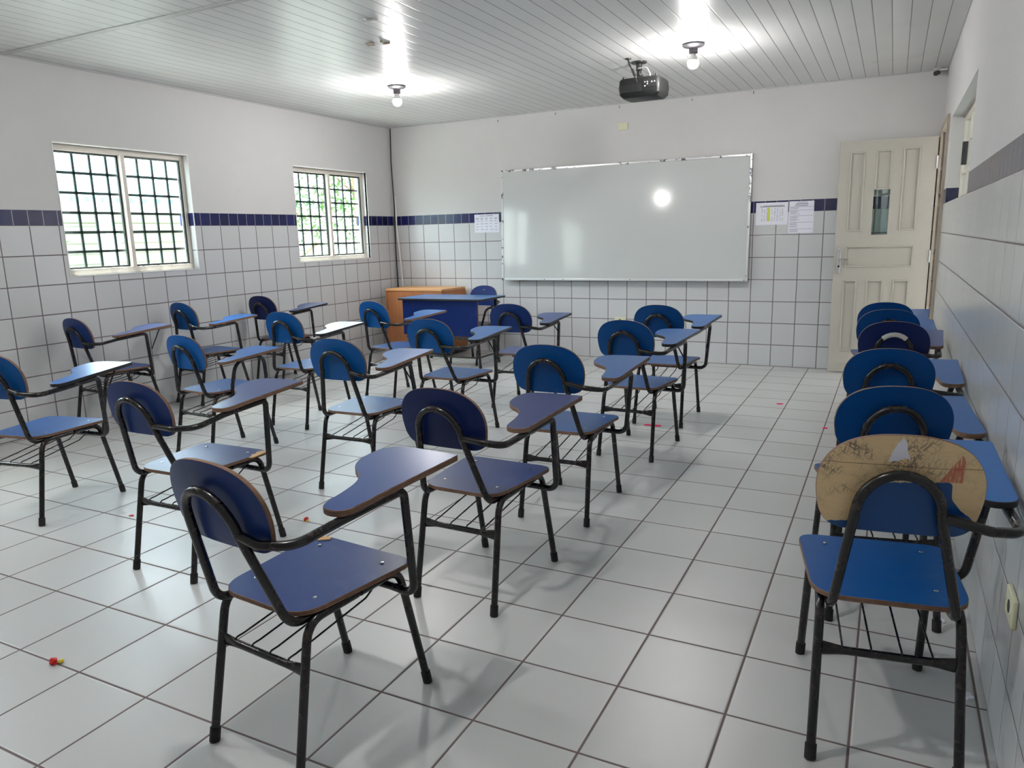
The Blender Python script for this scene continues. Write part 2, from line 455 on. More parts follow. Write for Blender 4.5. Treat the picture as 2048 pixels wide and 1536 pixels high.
# joint strip of the ceiling, corner beads and the patched strip by the door
bm = NBM(); box(bm, 0.0, W, -4.13, -4.09, CEIL-0.006, CEIL-0.0002, 0, 0.002); struct(link('trim_1', bm, M['ceil_trim']))
bm = NBM(); box(bm, 4.885, 5.36, -0.585, -0.012, CEIL-0.003, CEIL-0.0002, 0, 0.001); struct(link('trim_2', bm, M['ceiling']))
bm = NBM()
box(bm, 0.0, W, -0.010, -0.0005, CEIL-0.010, CEIL-0.0005); box(bm, 0.0005, 0.010, YF, -0.011, CEIL-0.010, CEIL-0.0005); box(bm, W-0.010, W-0.0005, YF, -0.011, CEIL-0.010, CEIL-0.0005)
struct(link('trim_3', bm, M['ceil_trim']))

def left_window(idx, y0, y1):
    z0, z1 = WZ; x0, x1 = -0.105, -0.055
    bm = NBM(); f = 0.042
    box(bm, x0, x1, y0, y1, z0, z0+f, 0, .004); box(bm, x0, x1, y0, y1, z1-f, z1, 0, .004)
    box(bm, x0, x1, y0, y0+f*.7, z0+f, z1-f, 0, .004); box(bm, x0, x1, y1-f*.7, y1, z0+f, z1-f, 0, .004)
    # rounded plaster casing bead round the opening
    fr = struct(link('window_%d' % idx, bm, M['frame']))
    ym = (y0+y1)/2
    bm = NBM(); box(bm, x0+.006, x1+.012, ym-.016, ym+.016, z0+f, z1-f, 0, .003); link('mullion', bm, M['frame'], fr)
    for k, (a, c) in enumerate(((y0+f*.7, ym-.016), (ym+.016, y1-f*.7))):
        bm = NBM(); w = .014; xs = -.088 if k == 0 else -.072
        box(bm, xs-.008, xs+.008, a, a+w, z0+f, z1-f); box(bm, xs-.008, xs+.008, c-w, c, z0+f, z1-f)
        box(bm, xs-.008, xs+.008, a+w, c-w, z0+f, z0+f+w); box(bm, xs-.008, xs+.008, a+w, c-w, z1-f-w, z1-f)
        s = link('sash', bm, M['grille'], fr)
        bm = NBM(); box(bm, xs-.002, xs+.002, a+w, c-w, z0+f+w, z1-f-w); link('pane', bm, M['glass'], s)
    bm = NBM(); xg = -.128
    for k in range(1, 6):
        z = z0+f+(z1-z0-2*f)*(k-.12)/5.9; box(bm, xg-.006, xg+.006, y0+.005, y1-.005, z-.0095, z+.0095)
    for k in range(9):
        y = y0+.014 if k == 0 else y0+.085+(y1-y0-.06)*(k-.06)/8
        if y > y1-.012: continue
        box(bm, xg-.006, xg+.006, y-.009, y+.009, z0+.002, z1-.002)
    link('grille', bm, M['grille'], fr)
    # thin raised edge bead of the opening on the room side
    bm = NBM()
    b_ = 0.006
    box(bm, -.02, .004, y0-b_, y0, z0-b_, z1+b_); box(bm, -.02, .004, y1, y1+b_, z0-b_, z1+b_)
    box(bm, -.02, .004, y0, y1, z0-b_, z0); box(bm, -.02, .006, y0, y1, z1, z1+b_)
    link('casing', bm, M['plaster'], fr)
for i, (a, c) in enumerate(WIN): left_window(i+1, a, c)

# high window in the right wall, towards the corridor
def right_window():
    y0, y1, z0, z1 = RW; xa, xb = W+.075, W+.115; bm = NBM(); f = .035
    box(bm, xa, xb, y0, y1, z0, z0+f); box(bm, xa, xb, y0, y1, z1-f, z1)
    box(bm, xa, xb, y0, y0+f, z0+f, z1-f); box(bm, xa, xb, y1-f, y1, z0+f, z1-f)
    fr = struct(link('window_4', bm, M['frame']))
    bm = NBM()
    for k in range(1, 4):
        y = y0+(y1-y0)*k/4; box(bm, xa+.004, xb-.004, y-.012, y+.012, z0+f, z1-f)
    for k in (1, 2):
        z = z0+(z1-z0)*k/3; box(bm, xa+.006, xb-.006, y0+f, y1-f, z-.010, z+.010)
    link('sash_bars', bm, M['frame'], fr)
    bm = NBM(); box(bm, xa+.018, xa+.022, y0+f, y1-f, z0+f, z1-f); link('pane', bm, M['glass'], fr)
    bm = NBM(); ym = y1-.45; box(bm, xa-.03, xa, ym-.012, ym+.012, z0+.22, z0+.36, 0, .003); link('latch', bm, M['black_plastic'], fr)
right_window()

# door: frame in the right wall, leaf opened against the back wall
def door():
    root = struct(empty('door_1', (4.68, -0.14, 0.0), math.atan2(0.085, 0.715)))
    Lw, H, th = 0.722, 1.951, 0.034
    bm = NBM(); mold = []
    panels = [(.080, .198, 1.215, 1.862), (.275, .398, 1.185, 1.868), (.476, .604, 1.215, 1.875),
              (.085, .605, .915, 1.095), (.080, .190, .190, .808), (.262, .392, .190, .808), (.462, .590, .190, .808)]
    us = sorted({0, Lw, *[p[0] for p in panels], *[p[1] for p in panels]})
    holes = [(p[0], p[1], p[2], p[3]) for p in panels]
    for a, c in zip(us, us[1:]):
        hs = sorted([h for h in holes if h[0] <= a+1e-6 and h[1] >= c-1e-6], key=lambda h: h[2]); z = 0.008
        for h in hs:
            if h[2] > z+1e-6: box(bm, a, c, 0, th, z, h[2])
            z = h[3]
        box(bm, a, c, 0, th, z, H)
    leaf = link('leaf', bm, M['door'], root)
    win = (1.185, 1.552)
    for i, (a, c, z0, z1) in enumerate(panels):
        if i == 1: z0 = win[1]
        bm = NBM(); g = .014
        box(bm, a, c, .010, th-.010, z0, z1)
        # mouldings round the recess, both faces
        for ya, yb in ((-.006, .011), (th-.011, th+.006)):
            box(bm, a, a+g, ya, yb, z0, z1, 0, .003); box(bm, c-g, c, ya, yb, z0, z1, 0, .003)
            box(bm, a+g, c-g, ya, yb, z0, z0+g, 0, .003); box(bm, a+g, c-g, ya, yb, z1-g, z1, 0, .003)
        link('door_panel', bm, M['door'], root)
    a, c = panels[1][:2]
    bm = NBM(); box(bm, a, c, .014, .018, *win); link('glass_pane', bm, M['glass'], root)
    bm = NBM(); box(bm, .075, .62, -.004, .001, .083, .091); link('kick_bead', bm, M['door'], root)
    # handle
    bm = NBM(); box(bm, .024, .052, -.008, 0, .865, 1.072, 0, .004); hp = link('handle_plate', bm, M['steel'], root)
    bm = NBM(); tube(bm, fillet([(.038, -.004, .985), (.038, -.045, .985), (.105, -.048, .983)], .012), .0075, 10); link('lever', bm, M['chrome'], hp, True)
    bm = NBM(); lathe(bm, [(.009, -.012), (.009, 0)], (.038, -.004, .925), 12, 'y'); link('keyhole', bm, M['grey_porcelain'], hp)
    for z in (.25, 1.0, 1.75):
        bm = NBM(); lathe(bm, [(.007, -.05), (.007, .05)], (Lw+.001, -.004, z), 10); link('hinge', bm, M['steel'], root, True)
    # frame casing on the right wall (world coordinates)
    bm = NBM(); y0, y1, _, z1 = DOOR
    box(bm, W-.018, W+T, y1, y1+.045, 0, z1+.045); box(bm, W-.018, W+T, y0-.045, y0, 0, z1+.045); box(bm, W-.018, W+T, y0, y1, z1, z1+.045)
    struct(link('trim_4', bm, M['door_frame']))
door()

# ------------------------------------------------------------------ armchair desks (tablet-arm school chairs)
R = 0.0112
ZR = 0.383       # rail height
SEAT = 0.4075
def make_chair(name, pose, label, back='azure', seat=None, tab=None, edge='ply', tedge=None, brace=None, kind='tablet',
               worn=False, group=None, sc=1.0, chips=(), rack=True, bh=1.0, rear=.150):
    x, y, th, bx, by, bz, tx, ty, tz = pose
    seat = seat or back; tab = tab or back
    root = empty(name, (x, y, 0), th); root.scale = (sc, sc, sc)
    tag(root, label, 'chair', group)
    def bs(p):      # the back assembly's own small lean / height, growing from the seat upwards
        k = min(max((p[2]-0.40)/0.22, 0), 1); return (p[0]+bx*k, p[1]+by*k, p[2]+bz*k)
    # seat
    bm = NBM()
    ol = round_poly([(-rear, -.190), (rear, -.190), (.187, .188), (-.187, .188)], [.085, .085, .055, .055], 8)
    def ps(u, v, w): return (u, v, SEAT - w - 0.10*max(0, v-.09)**2*4 - 0.06*u*0)
    slab(bm, ol, ps, .013)
    so = link('seat', bm, [BLUE[seat], M[edge]], root, True)
    for rx, ry in ((-.118, .125), (.118, .125), (-.108, -.105), (.108, -.105)):
        bm = NBM(); lathe(bm, [(.0055, 0), (.005, .0009), (.0015, .0014)], (rx, ry, SEAT-.0002), 10); link('rivet', bm, M['chrome'], so, True)
    for k, poly in enumerate(chips):
        bm = NBM(); vs = [bm.verts.new((px, py, SEAT+.0004)) for px, py in poly]; ws = [bm.verts.new((px, py, SEAT-.003)) for px, py in poly]
        bm.faces.new(vs); n = len(vs)
        for i in range(n): bm.faces.new((vs[i-1], vs[i], ws[i], ws[i-1]))
        c = link('chipped_edge', bm, M['bare_ply'], so); c['label'] = 'bare plywood where the blue laminate has chipped off'
    # backrest: a slightly curved board in front of the bent tube
    bm = NBM()
    half = [(0, 0), (.095, 0), (.122, .003), (.143, .014), (.156, .036), (.162, .064), (.1645, .092), (.161, .124), (.149, .153), (.127, .179), (.094, .198), (.05, .209), (0, .212)]
    half = [(u, v*bh) for u, v in half]
    ol = catmull([(u, v) for u, v in half] + [(-u, v) for u, v in half[-2:0:-1]], 4)
    # rings towards the centre so that the board can bend
    def pb(u, v, w):
        z = .578+v; yy = -.2345-.21*(z-.585)+.45*u*u + w
        return bs((u, yy, z))
    m = len(ol); cz = .10
    def rg(w, s, ins=0.0): return [bm.verts.new(pb(u*s*(1-ins), cz+(v-cz)*s*(1-ins), w)) for u, v in ol]
    thb = .012; loops = []
    rear = [rg(0, s, .006 if s == 1 else 0) for s in (.2, .45, .7, .9, 1)]
    front = [rg(thb, s, .006 if s == 1 else 0) for s in (.2, .45, .7, .9, 1)]
    e0, e1 = rg(.0012, 1), rg(thb-.0012, 1)
    def strip(a, c, mi):
        for i in range(m):
            f = bm.faces.new((a[i-1], a[i], c[i], c[i-1])); f.material_index = mi
    mr = 2 if worn else 0
    for a, c in zip(rear, rear[1:]): strip(a, c, mr)
    for a, c in zip(front, front[1:]): strip(a, c, 0)
    f = bm.faces.new(rear[0]); f.material_index = mr
    f = bm.faces.new(front[0]); f.material_index = 0
    strip(rear[-1], e0, 1); strip(e0, e1, 1); strip(e1, front[-1], 1)
    bo = link('backrest', bm, [BLUE[back], M['ply_back']] + ([M['worn']] if worn else []), root, True)
    if worn:
        bo['label'] = 'backrest with its blue laminate torn off, bare scribbled plywood'
        bm = NBM(); pts = [(-.028, .170), (-.022, .192), (-.014, .212), (-.004, .226), (.004, .214), (.006, .196), (.014, .176), (.004, .180), (-.010, .172)]
        vs = [bm.verts.new(pb(u, v, -.0006)) for u, v in pts]; ws = [bm.verts.new(pb(u, v, .0004)) for u, v in pts]
        bm.faces.new(vs)
        for i in range(len(vs)): bm.faces.new((vs[i-1], vs[i], ws[i], ws[i-1]))
        c = link('torn_sticker', bm, M['paper'], bo); c['label'] = 'scrap of white torn sticker'
    if kind == 'teacher':
        for u, v in ((0, .165), (-.1, .045), (.1, .045)):
            bm = NBM(); p = pb(u, v, thb); lathe(bm, [(.008, 0), (.007, .002), (.002, .003)], p, 10, 'y'); link('rivet', bm, M['chrome'], bo, True)
    # bent tube that carries the back
    side = lambda s: [(s*.126, .03, ZR), (s*.131, -.206, ZR), (s*.084, -.2575, .625)]
    arch = [(math.cos(a)*.083, -.2575-.030*math.sin(a), .628+.097*math.sin(a)) for a in [PI*k/14 for k in range(1, 14)]]
    right = [tuple(p) for p in fillet(side(1), [0, .055, 0])]; left = [tuple(p) for p in fillet(side(-1), [0, .055, 0])][::-1]
    path = [bs(p) for p in right+arch+left]
    bm = NBM(); tube(bm, path, R, 12); bf = link('back_frame', bm, M['tube'], root, True)
    if worn == 'tape' or kind == 'taped':
        bm = NBM(); seg = [bs(p) for p in arch[3:10]]; tube(bm, seg, R+.0008, 12); w_ = link('worn_patch', bm, M['rust'], bf, True); w_['label'] = 'pale worn stretch on top of the black tube'
    # legs, each with its rubber foot
    for sx in (1, -1):
        for sy in (-1, 1):
            bm = NBM()
            foot = Vector((sx*.158, sy*.240, .004)); cor = (sx*.149, -.168, ZR) if sy < 0 else (sx*.149, .152, ZR)
            p = fillet([foot, cor, (sx*.149, -.005 if sy < 0 else .005, ZR)], [0, .06, 0], 9)
            tube(bm, p, R, 12); lg = link('leg', bm, M['tube'], root, True)
            d = (Vector(cor)-foot).normalized(); bm = NBM()
            tube(bm, [foot-Vector((0, 0, .003)), foot+d*.030, foot+d*.033], .0138, 12); link('rubber_foot', bm, M['rubber'], lg, True)
    # rear stretcher with flattened ends
    bm = NBM(); zs, ys = .268, -.189
    pts = [(-.141+.282*k/16, ys, zs) for k in range(17)]
    sec = [((.0185, .0045) if k in (0, 16) else (.016, .0055) if k in (1, 15) else (.0125, .0075) if k in (2, 14) else (.0098, .0098)) for k in range(17)]
    tube(bm, pts, .0098, 12, 0, sec); link('stretcher', bm, M['tube'], root, True)
    # writing tablet and its tubes
    ytop = lambda yy: .657+.095*yy
    def pt(u, v, w): return (u+tx, v+ty, ytop(v)+tz-w)
    post_y = .055
    if kind in ('tablet', 'taped'):
        a0 = bs((.086, -.2575, .628)); k = .62
        arm = [a0, (.165+tx*k, -.268+by*.6, .619+bz*.5), (.236+tx, -.240+by*.4+ty*.4, .610+bz*.3+tz*.5), (.243+tx, -.128+ty, ytop(-.128)-.016-R+tz),
               (.262+tx, post_y+.012+ty, ytop(post_y)-.0165-R+tz), (.222, .132, .337), (.13, .140, .337), (-.158, .140, .337)]
        rad = [0, .04, .07, .15, .028, .062, 0.3, 0]
        bm = NBM(); tube(bm, fillet(arm, rad, 9), R, 12); link('armrest_tube', bm, M['tube'], root, True)
    elif kind == 'arch':
        bm = NBM(); zt = ytop(0)-.016-R+tz
        tube(bm, fillet([(.172, -.062, .372), (.178, -.060, .44), (.205, -.045, zt), (.215, .150, zt+.012), (.195, .175, .45), (.165, .172, .30)], [0, .05, .085, .085, .05, 0], 9), R, 12); link('tablet_arch', bm, M['tube'], root, True)
        bm = NBM(); tube(bm, [(-.158, .160, .30), (.165, .160, .30)], .0095, 10); link('front_bar', bm, M['tube'], root, True)
    else:
        bm = NBM(); a0 = bs((-.086, -.2575, .628))
        tube(bm, fillet([a0, (-.19, -.255, .622), (-.215, -.13, .600), (-.21, .10, .565), (-.165, .15, .34)], [0, .04, .06, .06, 0], 8), R, 12); link('armrest_tube', bm, M['tube'], root, True)
        bm = NBM(); tube(bm, [(-.158, .140, .337), (.158, .140, .337)], .0095, 10); link('front_bar', bm, M['tube'], root, True)
    if kind != 'teacher':
        bm = NBM()
        ol = [(.300, .243), (.296, .250)] + catmull([(.21, .249), (.15, .247), (.108, .240), (.080, .224), (.064, .198), (.060, .160), (.064, .122), (.080, .090), (.104, .066), (.132, .046), (.154, .022), (.168, -.012), (.175, -.055), (.178, -.095), (.182, -.118), (.192, -.133), (.21, -.141), (.232, -.140), (.250, -.133), (.261, -.118), (.266, -.095), (.277, .03)], 3, False)
        slab(bm, ol, pt, .016)
        link('writing_tablet', bm, [TABLET[tab], M[tedge or edge]], root, True)
    if brace:
        bm = NBM(); bxx = .262+tx; pz = ytop(post_y)-.02+tz
        if brace == 'in': p = [(bxx-.012, post_y+.04+ty, .535), (bxx-.075, post_y+.03+ty, pz), (bxx-.10, post_y+.03+ty, pz+.004)]
        else: p = [(bxx-.008, post_y+.048+ty, .535), (bxx+.002, post_y+.115+ty, ytop(post_y+.115)-.018+tz), (bxx+.002, post_y+.14+ty, ytop(post_y+.14)-.018+tz)]
        tube(bm, p, .0042, 8); link('tablet_brace', bm, M['tube'], root, True)
    if rack:
        bm = NBM()
        for xr in (-.098, -.035, .030, .094):
            tube(bm, fillet([(xr, -.193, .272), (xr, -.188, .283), (xr, -.165, .284), (xr, .08, .318), (xr, .134, .348), (xr, .145, .349)], .02, 4), .0027, 6)
        link('book_rack', bm, M['tube'], root, True)
    return root

P_ = {
 'H': (3.827, -5.769, -0.095, 0.016, -0.035, 0.007, -0.016, 0.015, 0.013),
 'M': (3.854, -4.891, -0.030, -0.011, -0.006, -0.010, -0.018, -0.008, -0.007),
 'C': (3.845, -4.051, 0.027, -0.012, -0.003, 0.013, 0.002, 0.008, 0.003),
 'D': (3.858, -3.033, -0.050, 0.001, 0.003, 0.002, -0.014, -0.004, 0.009),
 'E': (3.815, -2.254, -0.010, 0.000, 0.001, 0.011, -0.001, 0.003, 0.010),
 'F': (2.723, -4.105, 0.036, 0.001, 0.005, 0.000, -0.028, -0.020, -0.005),
 'G': (2.686, -3.157, -0.007, -0.019, -0.012, -0.009, -0.013, -0.005, 0.002),
 'N': (2.688, -5.146, 0.021, -0.010, -0.010, -0.015, 0.021, 0.015, 0.016),
 'O': (1.513, -5.054, 0.176, 0.007, 0.014, 0.012, 0.013, 0.002, 0.006),
 'V': (1.510, -3.203, -0.022, 0.014, 0.016, 0.008, 0.000, 0.005, 0.000),
 'I': (1.602, -2.254, -0.171, -0.005, -0.005, -0.004, 0.007, 0.007, -0.003),
 'J': (2.693, -2.178, 0.046, 0.003, 0.002, -0.010, -0.003, -0.002, -0.012),
 'P': (0.233, -3.777, -0.081, 0.002, 0.003, -0.006, 0.011, 0.015, 0.016),
 'Q': (0.232, -2.937, -0.095, 0.013, 0.022, 0.022, 0.001, 0.000, -0.002),
 'T': (1.538, -4.008, -0.076, 0.013, 0.012, -0.041, -0.004, -0.022, -0.053),
 'U': (0.229, -2.083, -0.024, -0.004, -0.003, 0.004, 0.001, 0.003, 0.012),
 'R1': (5.146, -5.162, 0.151, -0.017, -0.014, 0.022, -0.010, 0.007, 0.005),
 'R2': (5.125, -4.443, 0.194, -0.012, 0.005, 0.000, 0.010, -0.014, -0.019),
 'R3': (5.130, -3.668, 0.107, -0.014, 0.005, -0.001, 0.010, -0.005, -0.009),
 'R4': (5.141, -2.715, 0.061, 0.003, 0.000, -0.003, -0.023, 0.000, 0.005),
 'R5': (5.110, -2.196, 0.133, -0.012, 0.002, 0.006, 0.002, -0.002, 0.003),
 'R6': (5.095, -1.600, 0.049, 0.005, -0.001, -0.009, -0.005, 0.001, 0.009),
}
GR = 'tablet-arm chairs of the classroom'
ch = lambda k, label, **kw: make_chair('tablet_arm_chair', P_[k], label, group=GR, **kw)
ch('H', 'large violet-blue tablet-arm chair nearest the viewer, in front of all the others', back='navy',
   chips=[[(-.148, .145), (-.160, .165), (-.150, .178), (-.128, .180), (-.120, .168), (-.132, .160)]])
ch('M', 'dark navy tablet-arm chair right behind the tablet of the nearest violet-blue chair', back='deep', seat='navy', tab='deep')
ch('C', 'azure tablet-arm chair standing next in line beyond the dark navy one with navy tablet', back='royal', seat='azure')
ch('D', 'azure tablet-arm chair with black-edged tablet, second from the whiteboard in the line by the aisle', back='royal', seat='azure', tedge='black_edge', brace='in')
ch('E', 'azure tablet-arm chair closest to the whiteboard, at the head of the line by the aisle', back='royal', seat='azure', tedge='black_edge')
ch('F', 'bright azure tablet-arm chair with worn shiny top tube, in the middle of the room', back='azure', brace='in')
ch('G', 'azure tablet-arm chair with dark-edged tablet, in front of the blue panel of the desk', back='azure', tedge='black_edge', brace='in')
ch('N', 'violet-blue tablet-arm chair with chipped seat edge, to the left behind the nearest chair', back='navy',
   chips=[[(.193, .075), (.178, .070), (.170, .092), (.160, .102), (.163, .125), (.150, .140), (.158, .165), (.176, .172), (.188, .155), (.192, .12)]])
ch('O', 'azure tablet-arm chair with white-gleaming black-edged tablet, cut by the left picture edge', back='azure', tedge='black_edge', brace='fwd')
ch('V', 'azure tablet-arm chair whose black-edged tablet glares white with window light', back='azure', tedge='black_edge')
ch('I', 'bright azure tablet-arm chair standing right in front of the wooden cabinet', back='azure')
ch('J', 'dark navy tablet-arm chair to the right of the blue desk, facing the whiteboard', back='navy', tedge='black_edge', brace='in')
ch('P', 'dark navy tablet-arm chair against the tiled wall under the large window', back='navy', brace='fwd')
ch('Q', 'azure tablet-arm chair against the tiled wall between the two windows', back='royal', seat='azure', tab='azure')
ch('T', 'bright azure chair whose tablet rests on an arched double leg', back='azure', kind='arch')
ch('U', 'dark navy tablet-arm chair against the tiled wall below the smaller far window', back='deep', tab='navy', tedge='black_edge')
ch('R1', 'chair with bare scribbled plywood backrest, nearest in the row along the right wall', back='azure', worn=True, tedge='black_edge', bh=1.09, rear=.169)
ch('R2', 'blue tablet-arm chair directly ahead of the chair with scribbled backrest', back='royal', tab='royal')
ch('R3', 'blue tablet-arm chair right behind the dark navy one in the row along the right wall', back='royal')
ch('R4', 'dark navy tablet-arm chair with pale worn tube top, in the row along the right wall', back='deep', tab='navy', kind='taped')
ch('R5', 'blue tablet-arm chair just ahead of the dark navy one along the right wall', back='royal')
ch('R6', 'blue tablet-arm chair nearest the open door, farthest in the right wall row', back='royal')
make_chair('teacher_chair', (1.375, -.64, PI, 0, 0, 0, 0, 0, 0), 'blue chair behind the desk, facing into the room, three bright rivets on its backrest',
           back='desk', seat='desk', kind='teacher', rack=False, sc=0.955)

# ------------------------------------------------------------------ teacher's desk, cabinet
def desk():
    root = tag(empty('teacher_desk', (1.235, -.80, 0)), 'teacher desk with light blue top and dark blue front panel', 'desk')
    bm = NBM(); slab(bm, round_poly([(-.475, -.275), (.475, -.275), (.475, .245), (-.475, .245)], [.02]*4, 4), lambda u, v, w: (u, v, .672-w), .018)
    link('desk_top', bm, [BLUE['desktop'], M['black_edge']], root)
    bm = NBM(); slab(bm, [(-.43, .31), (.425, .31), (.425, .654), (-.43, .654)], lambda u, v, w: (u, -.250+w, v), .016)
    link('front_panel', bm, [BLUE['desk'], M['ply']], root)
    for sx in (-1, 1):
        for sy in (-1, 1):
            x0 = .405*sx; y0 = -.222 if sy < 0 else .19
            bm = NBM(); tube(bm, [(x0-sx*.02, y0, .653), (x0-sx*.03+(.03*sx), y0+.03*(sy < 0), .004)], .016, 12, 0, [(.018, .018), (.0125, .0125)])
            lg = link('leg', bm, M['tube'], root, True)
            bm = NBM(); lathe(bm, [(.015, 0), (.0155, .02), (.0135, .026)], (x0, y0+.03*(sy < 0), 0), 12); link('rubber_foot', bm, M['rubber'], lg, True)
    bm = NBM(); tube(bm, fillet([(-.40, .19, .10), (-.40, -.20, .10), (.385, -.20, .10), (.40, .19, .10)], .05), .009, 10); link('foot_rail', bm, M['tube'], root, True)
    bm = NBM(); tube(bm, [(-.40, -.235, .29), (.40, -.235, .29)], .010, 10); link('panel_rail', bm, M['tube'], root, True)
desk()
def cabinet():
    root = tag(empty('wooden_cabinet', (.565, -.265, 0), -.03), 'low wooden cabinet in the corner behind the desk', 'cabinet')
    w, d, h = .37, .235, .716
    bm = NBM()
    box(bm, -w, w, -d, d, h-.022, h, 1, .002); box(bm, -w, -w+.022, -d+.002, d, .06, h-.022, 0); box(bm, w-.022, w, -d+.002, d, .06, h-.022, 0)
    box(bm, -w+.022, w-.022, -d+.03, d, .06, .082); box(bm, -w+.022, w-.022, d-.008, d, .082, h-.022)
    link('carcass', bm, [M['wood'], M['wood_edge']], root)
    bm = NBM(); box(bm, -w+.01, w-.01, -d+.02, d-.01, 0, .06); link('plinth', bm, M['black_plastic'], root)
    for a, c, hx in ((-w+.024, -.002, -.03), (.002, w-.024, .03)):
        bm = NBM(); box(bm, a, c, -d+.004, -d+.022, .064, h-.026, 0, .002); dr = link('door', bm, M['wood'], root)
        bm = NBM(); lathe(bm, [(.006, 0), (.006, -.012), (.011, -.016), (.011, -.024), (.006, -.027)], (hx, -d+.004, .42), 14, 'y'); link('knob', bm, M['steel'], dr, True)
cabinet()

# ------------------------------------------------------------------ whiteboard and things on the back wall
def whiteboard():
    root = tag(empty('whiteboard', (1.42, -.050, .788)), 'wide glossy whiteboard in a scuffed metal frame on the back wall', 'whiteboard')
    Wb, Hb = 2.535, 1.132; root.rotation_euler = (-.042, 0, 0)
    bm = NBM(); box(bm, .012, Wb-.012, -.020, -.002, .012, Hb-.012); link('writing_surface', bm, M['board'], root)
    bm = NBM()
    box(bm, 0, .020, -.026, -.001, 0, Hb, 0, .002); box(bm, Wb-.020, Wb, -.026, -.001, 0, Hb, 0, .002); box(bm, .02, Wb-.02, -.026, -.001, Hb-.020, Hb, 0, .002)
    link('frame', bm, M['board_frame'], root)
    bm = NBM(); box(bm, .02, Wb-.02, -.030, -.001, 0, .022, 0, .003); link('lower_rail', bm, M['board_tray'], root)
    for x in (.03, .50, .71, 1.42, Wb-.03):
        bm = NBM(); lathe(bm, [(.005, 0), (.004, -.003)], (x, -.030, .011), 10, 'y'); link('screw', bm, M['grey_porcelain'], root)
whiteboard()
def paper(x0, x1, z0, z1, label, style, name='wall_notice'):
    w, h = x1-x0, z1-z0
    root = tag(empty(name, (x0, -.001, z0)), label, 'paper', 'notices on the back wall')
    sheet = NBM(); box(sheet, 0, w, -.0012, 0, 0, h)
    ink = NBM(); ink2 = NBM()
    def dash(b, a, c, za, zb): box(b, a*w, c*w, -.0019, -.0012, za*h, zb*h)
    rnd = random.Random(int(x0*1000))
    if style == 0:      # small timetable
        dash(ink, .22, .44, .90, .925); dash(ink, .47, .76, .90, .93)
        for r in range(5):
            z = .78-r*.155
            for c in range(5):
                a = .05+c*.19; 
                for q in range(2 if r == 0 else 1):
                    dash(ink, a+rnd.uniform(0, .03), a+rnd.uniform(.08, .15), z-q*.05, z-q*.05+.022)
    elif style == 1:    # table with one yellow column
        dash(ink, .14, .90, .80, .835); dash(ink, .24, .86, .85, .87)
        for c in range(9):
            a = .18+c*.08
            for r in range(16):
                z = .17+r*.038
                if c == 3: continue
                if rnd.random() < .8: dash(ink, a, a+rnd.uniform(.02, .045), z, z+.014)
        yb = NBM(); dash(yb, .37, .45, .16, .78); link('highlight_column', yb, M['ink_yellow'], root)
    else:               # list with ruled headings
        dash(ink, .26, .76, .90, .925); dash(ink, .22, .76, .85, .87); dash(ink, .32, .74, .955, .97)
        for z in (.815, .715, .54, .335, .125): dash(ink2, .03, .96, z, z+.008)
        for a, c in ((.79, .74), (.69, .58), (.51, .38), (.31, .17), (.10, .03)):
            z = a
            while z > c:
                dash(ink, .04, .04+rnd.uniform(.25, .4), z, z+.010); z -= .032
    for src, mi in ((ink, 1), (ink2, 2)):        # the print is part of the sheet's own surface
        for f in src.faces: f.material_index = mi
        tmp = bpy.data.meshes.new('print'); src.to_mesh(tmp); src.free(); sheet.from_mesh(tmp); bpy.data.meshes.remove(tmp)
    link('sheet', sheet, [M['paper'], M['ink'], M['ink_blue']], root)
paper(1.067, 1.365, 1.292, 1.484, 'small printed timetable sheet left of the whiteboard, over the navy tile band', 0)
paper(3.996, 4.270, 1.290, 1.486, 'printed table with a yellow column, taped right of the whiteboard', 1)
paper(4.280, 4.486, 1.212, 1.489, 'tall printed list between the yellow-column table and the open door', 2)

def plate(name, loc, w, h, label, wall='back', holes=True):
    root = tag(empty(name, loc, 0 if wall == 'back' else -PI/2), label, 'outlet plate', None)
    if wall == 'right': root.rotation_euler = (0, 0, PI/2*-1)
    bm = NBM(); box(bm, -w/2, w/2, -.012, -.0005, -h/2, h/2, 0, .004); p = link('cover', bm, M['ivory'], root)
    if holes:
        bm = NBM(); lathe(bm, [(.016, 0), (.015, -.001)], (0, -.0118, 0), 16, 'y'); link('socket_face', bm, M['dark_plastic'], root)
    for s in (-1, 1):
        bm = NBM(); lathe(bm, [(.003, 0), (.0025, -.001)], (s*w*.38, -.0118, 0), 8, 'y'); link('screw', bm, M['steel'], root)
plate('blank_switch_plate', (2.738, 0, 2.252), .10, .066, 'small cream blank plate high on the wall above the whiteboard', holes=False)
plate('wall_outlet', (2.716, 0, .385), .115, .07, 'cream outlet plate low on the back wall under the whiteboard')
plate('wall_outlet', (W, -5.25, .40), .10, .07, 'cream outlet plate low on the right wall beside the scribbled chair', wall='right')

for i, (x, z) in enumerate([(1.391, 2.425), (2.04, 2.438), (2.706, 2.438), (3.399, 2.437), (3.94, 2.444)]):
    which = ['leftmost', 'second from the left', 'middle', 'fourth from the left', 'rightmost'][i]
    bm = NBM(); tube(bm, fillet([(0, -.0005, 0), (0, -.016, 0), (0, -.022, -.008), (0, -.019, -.016), (0, -.012, -.017)], .004, 3), .0022, 8)
    o = link('wall_hook', bm, M['grey_porcelain'], None, True); o.location = (x, 0, z)
    tag(o, 'small dark hook under the ceiling, %s of the five over the whiteboard' % which, 'hook', 'hooks above the whiteboard')

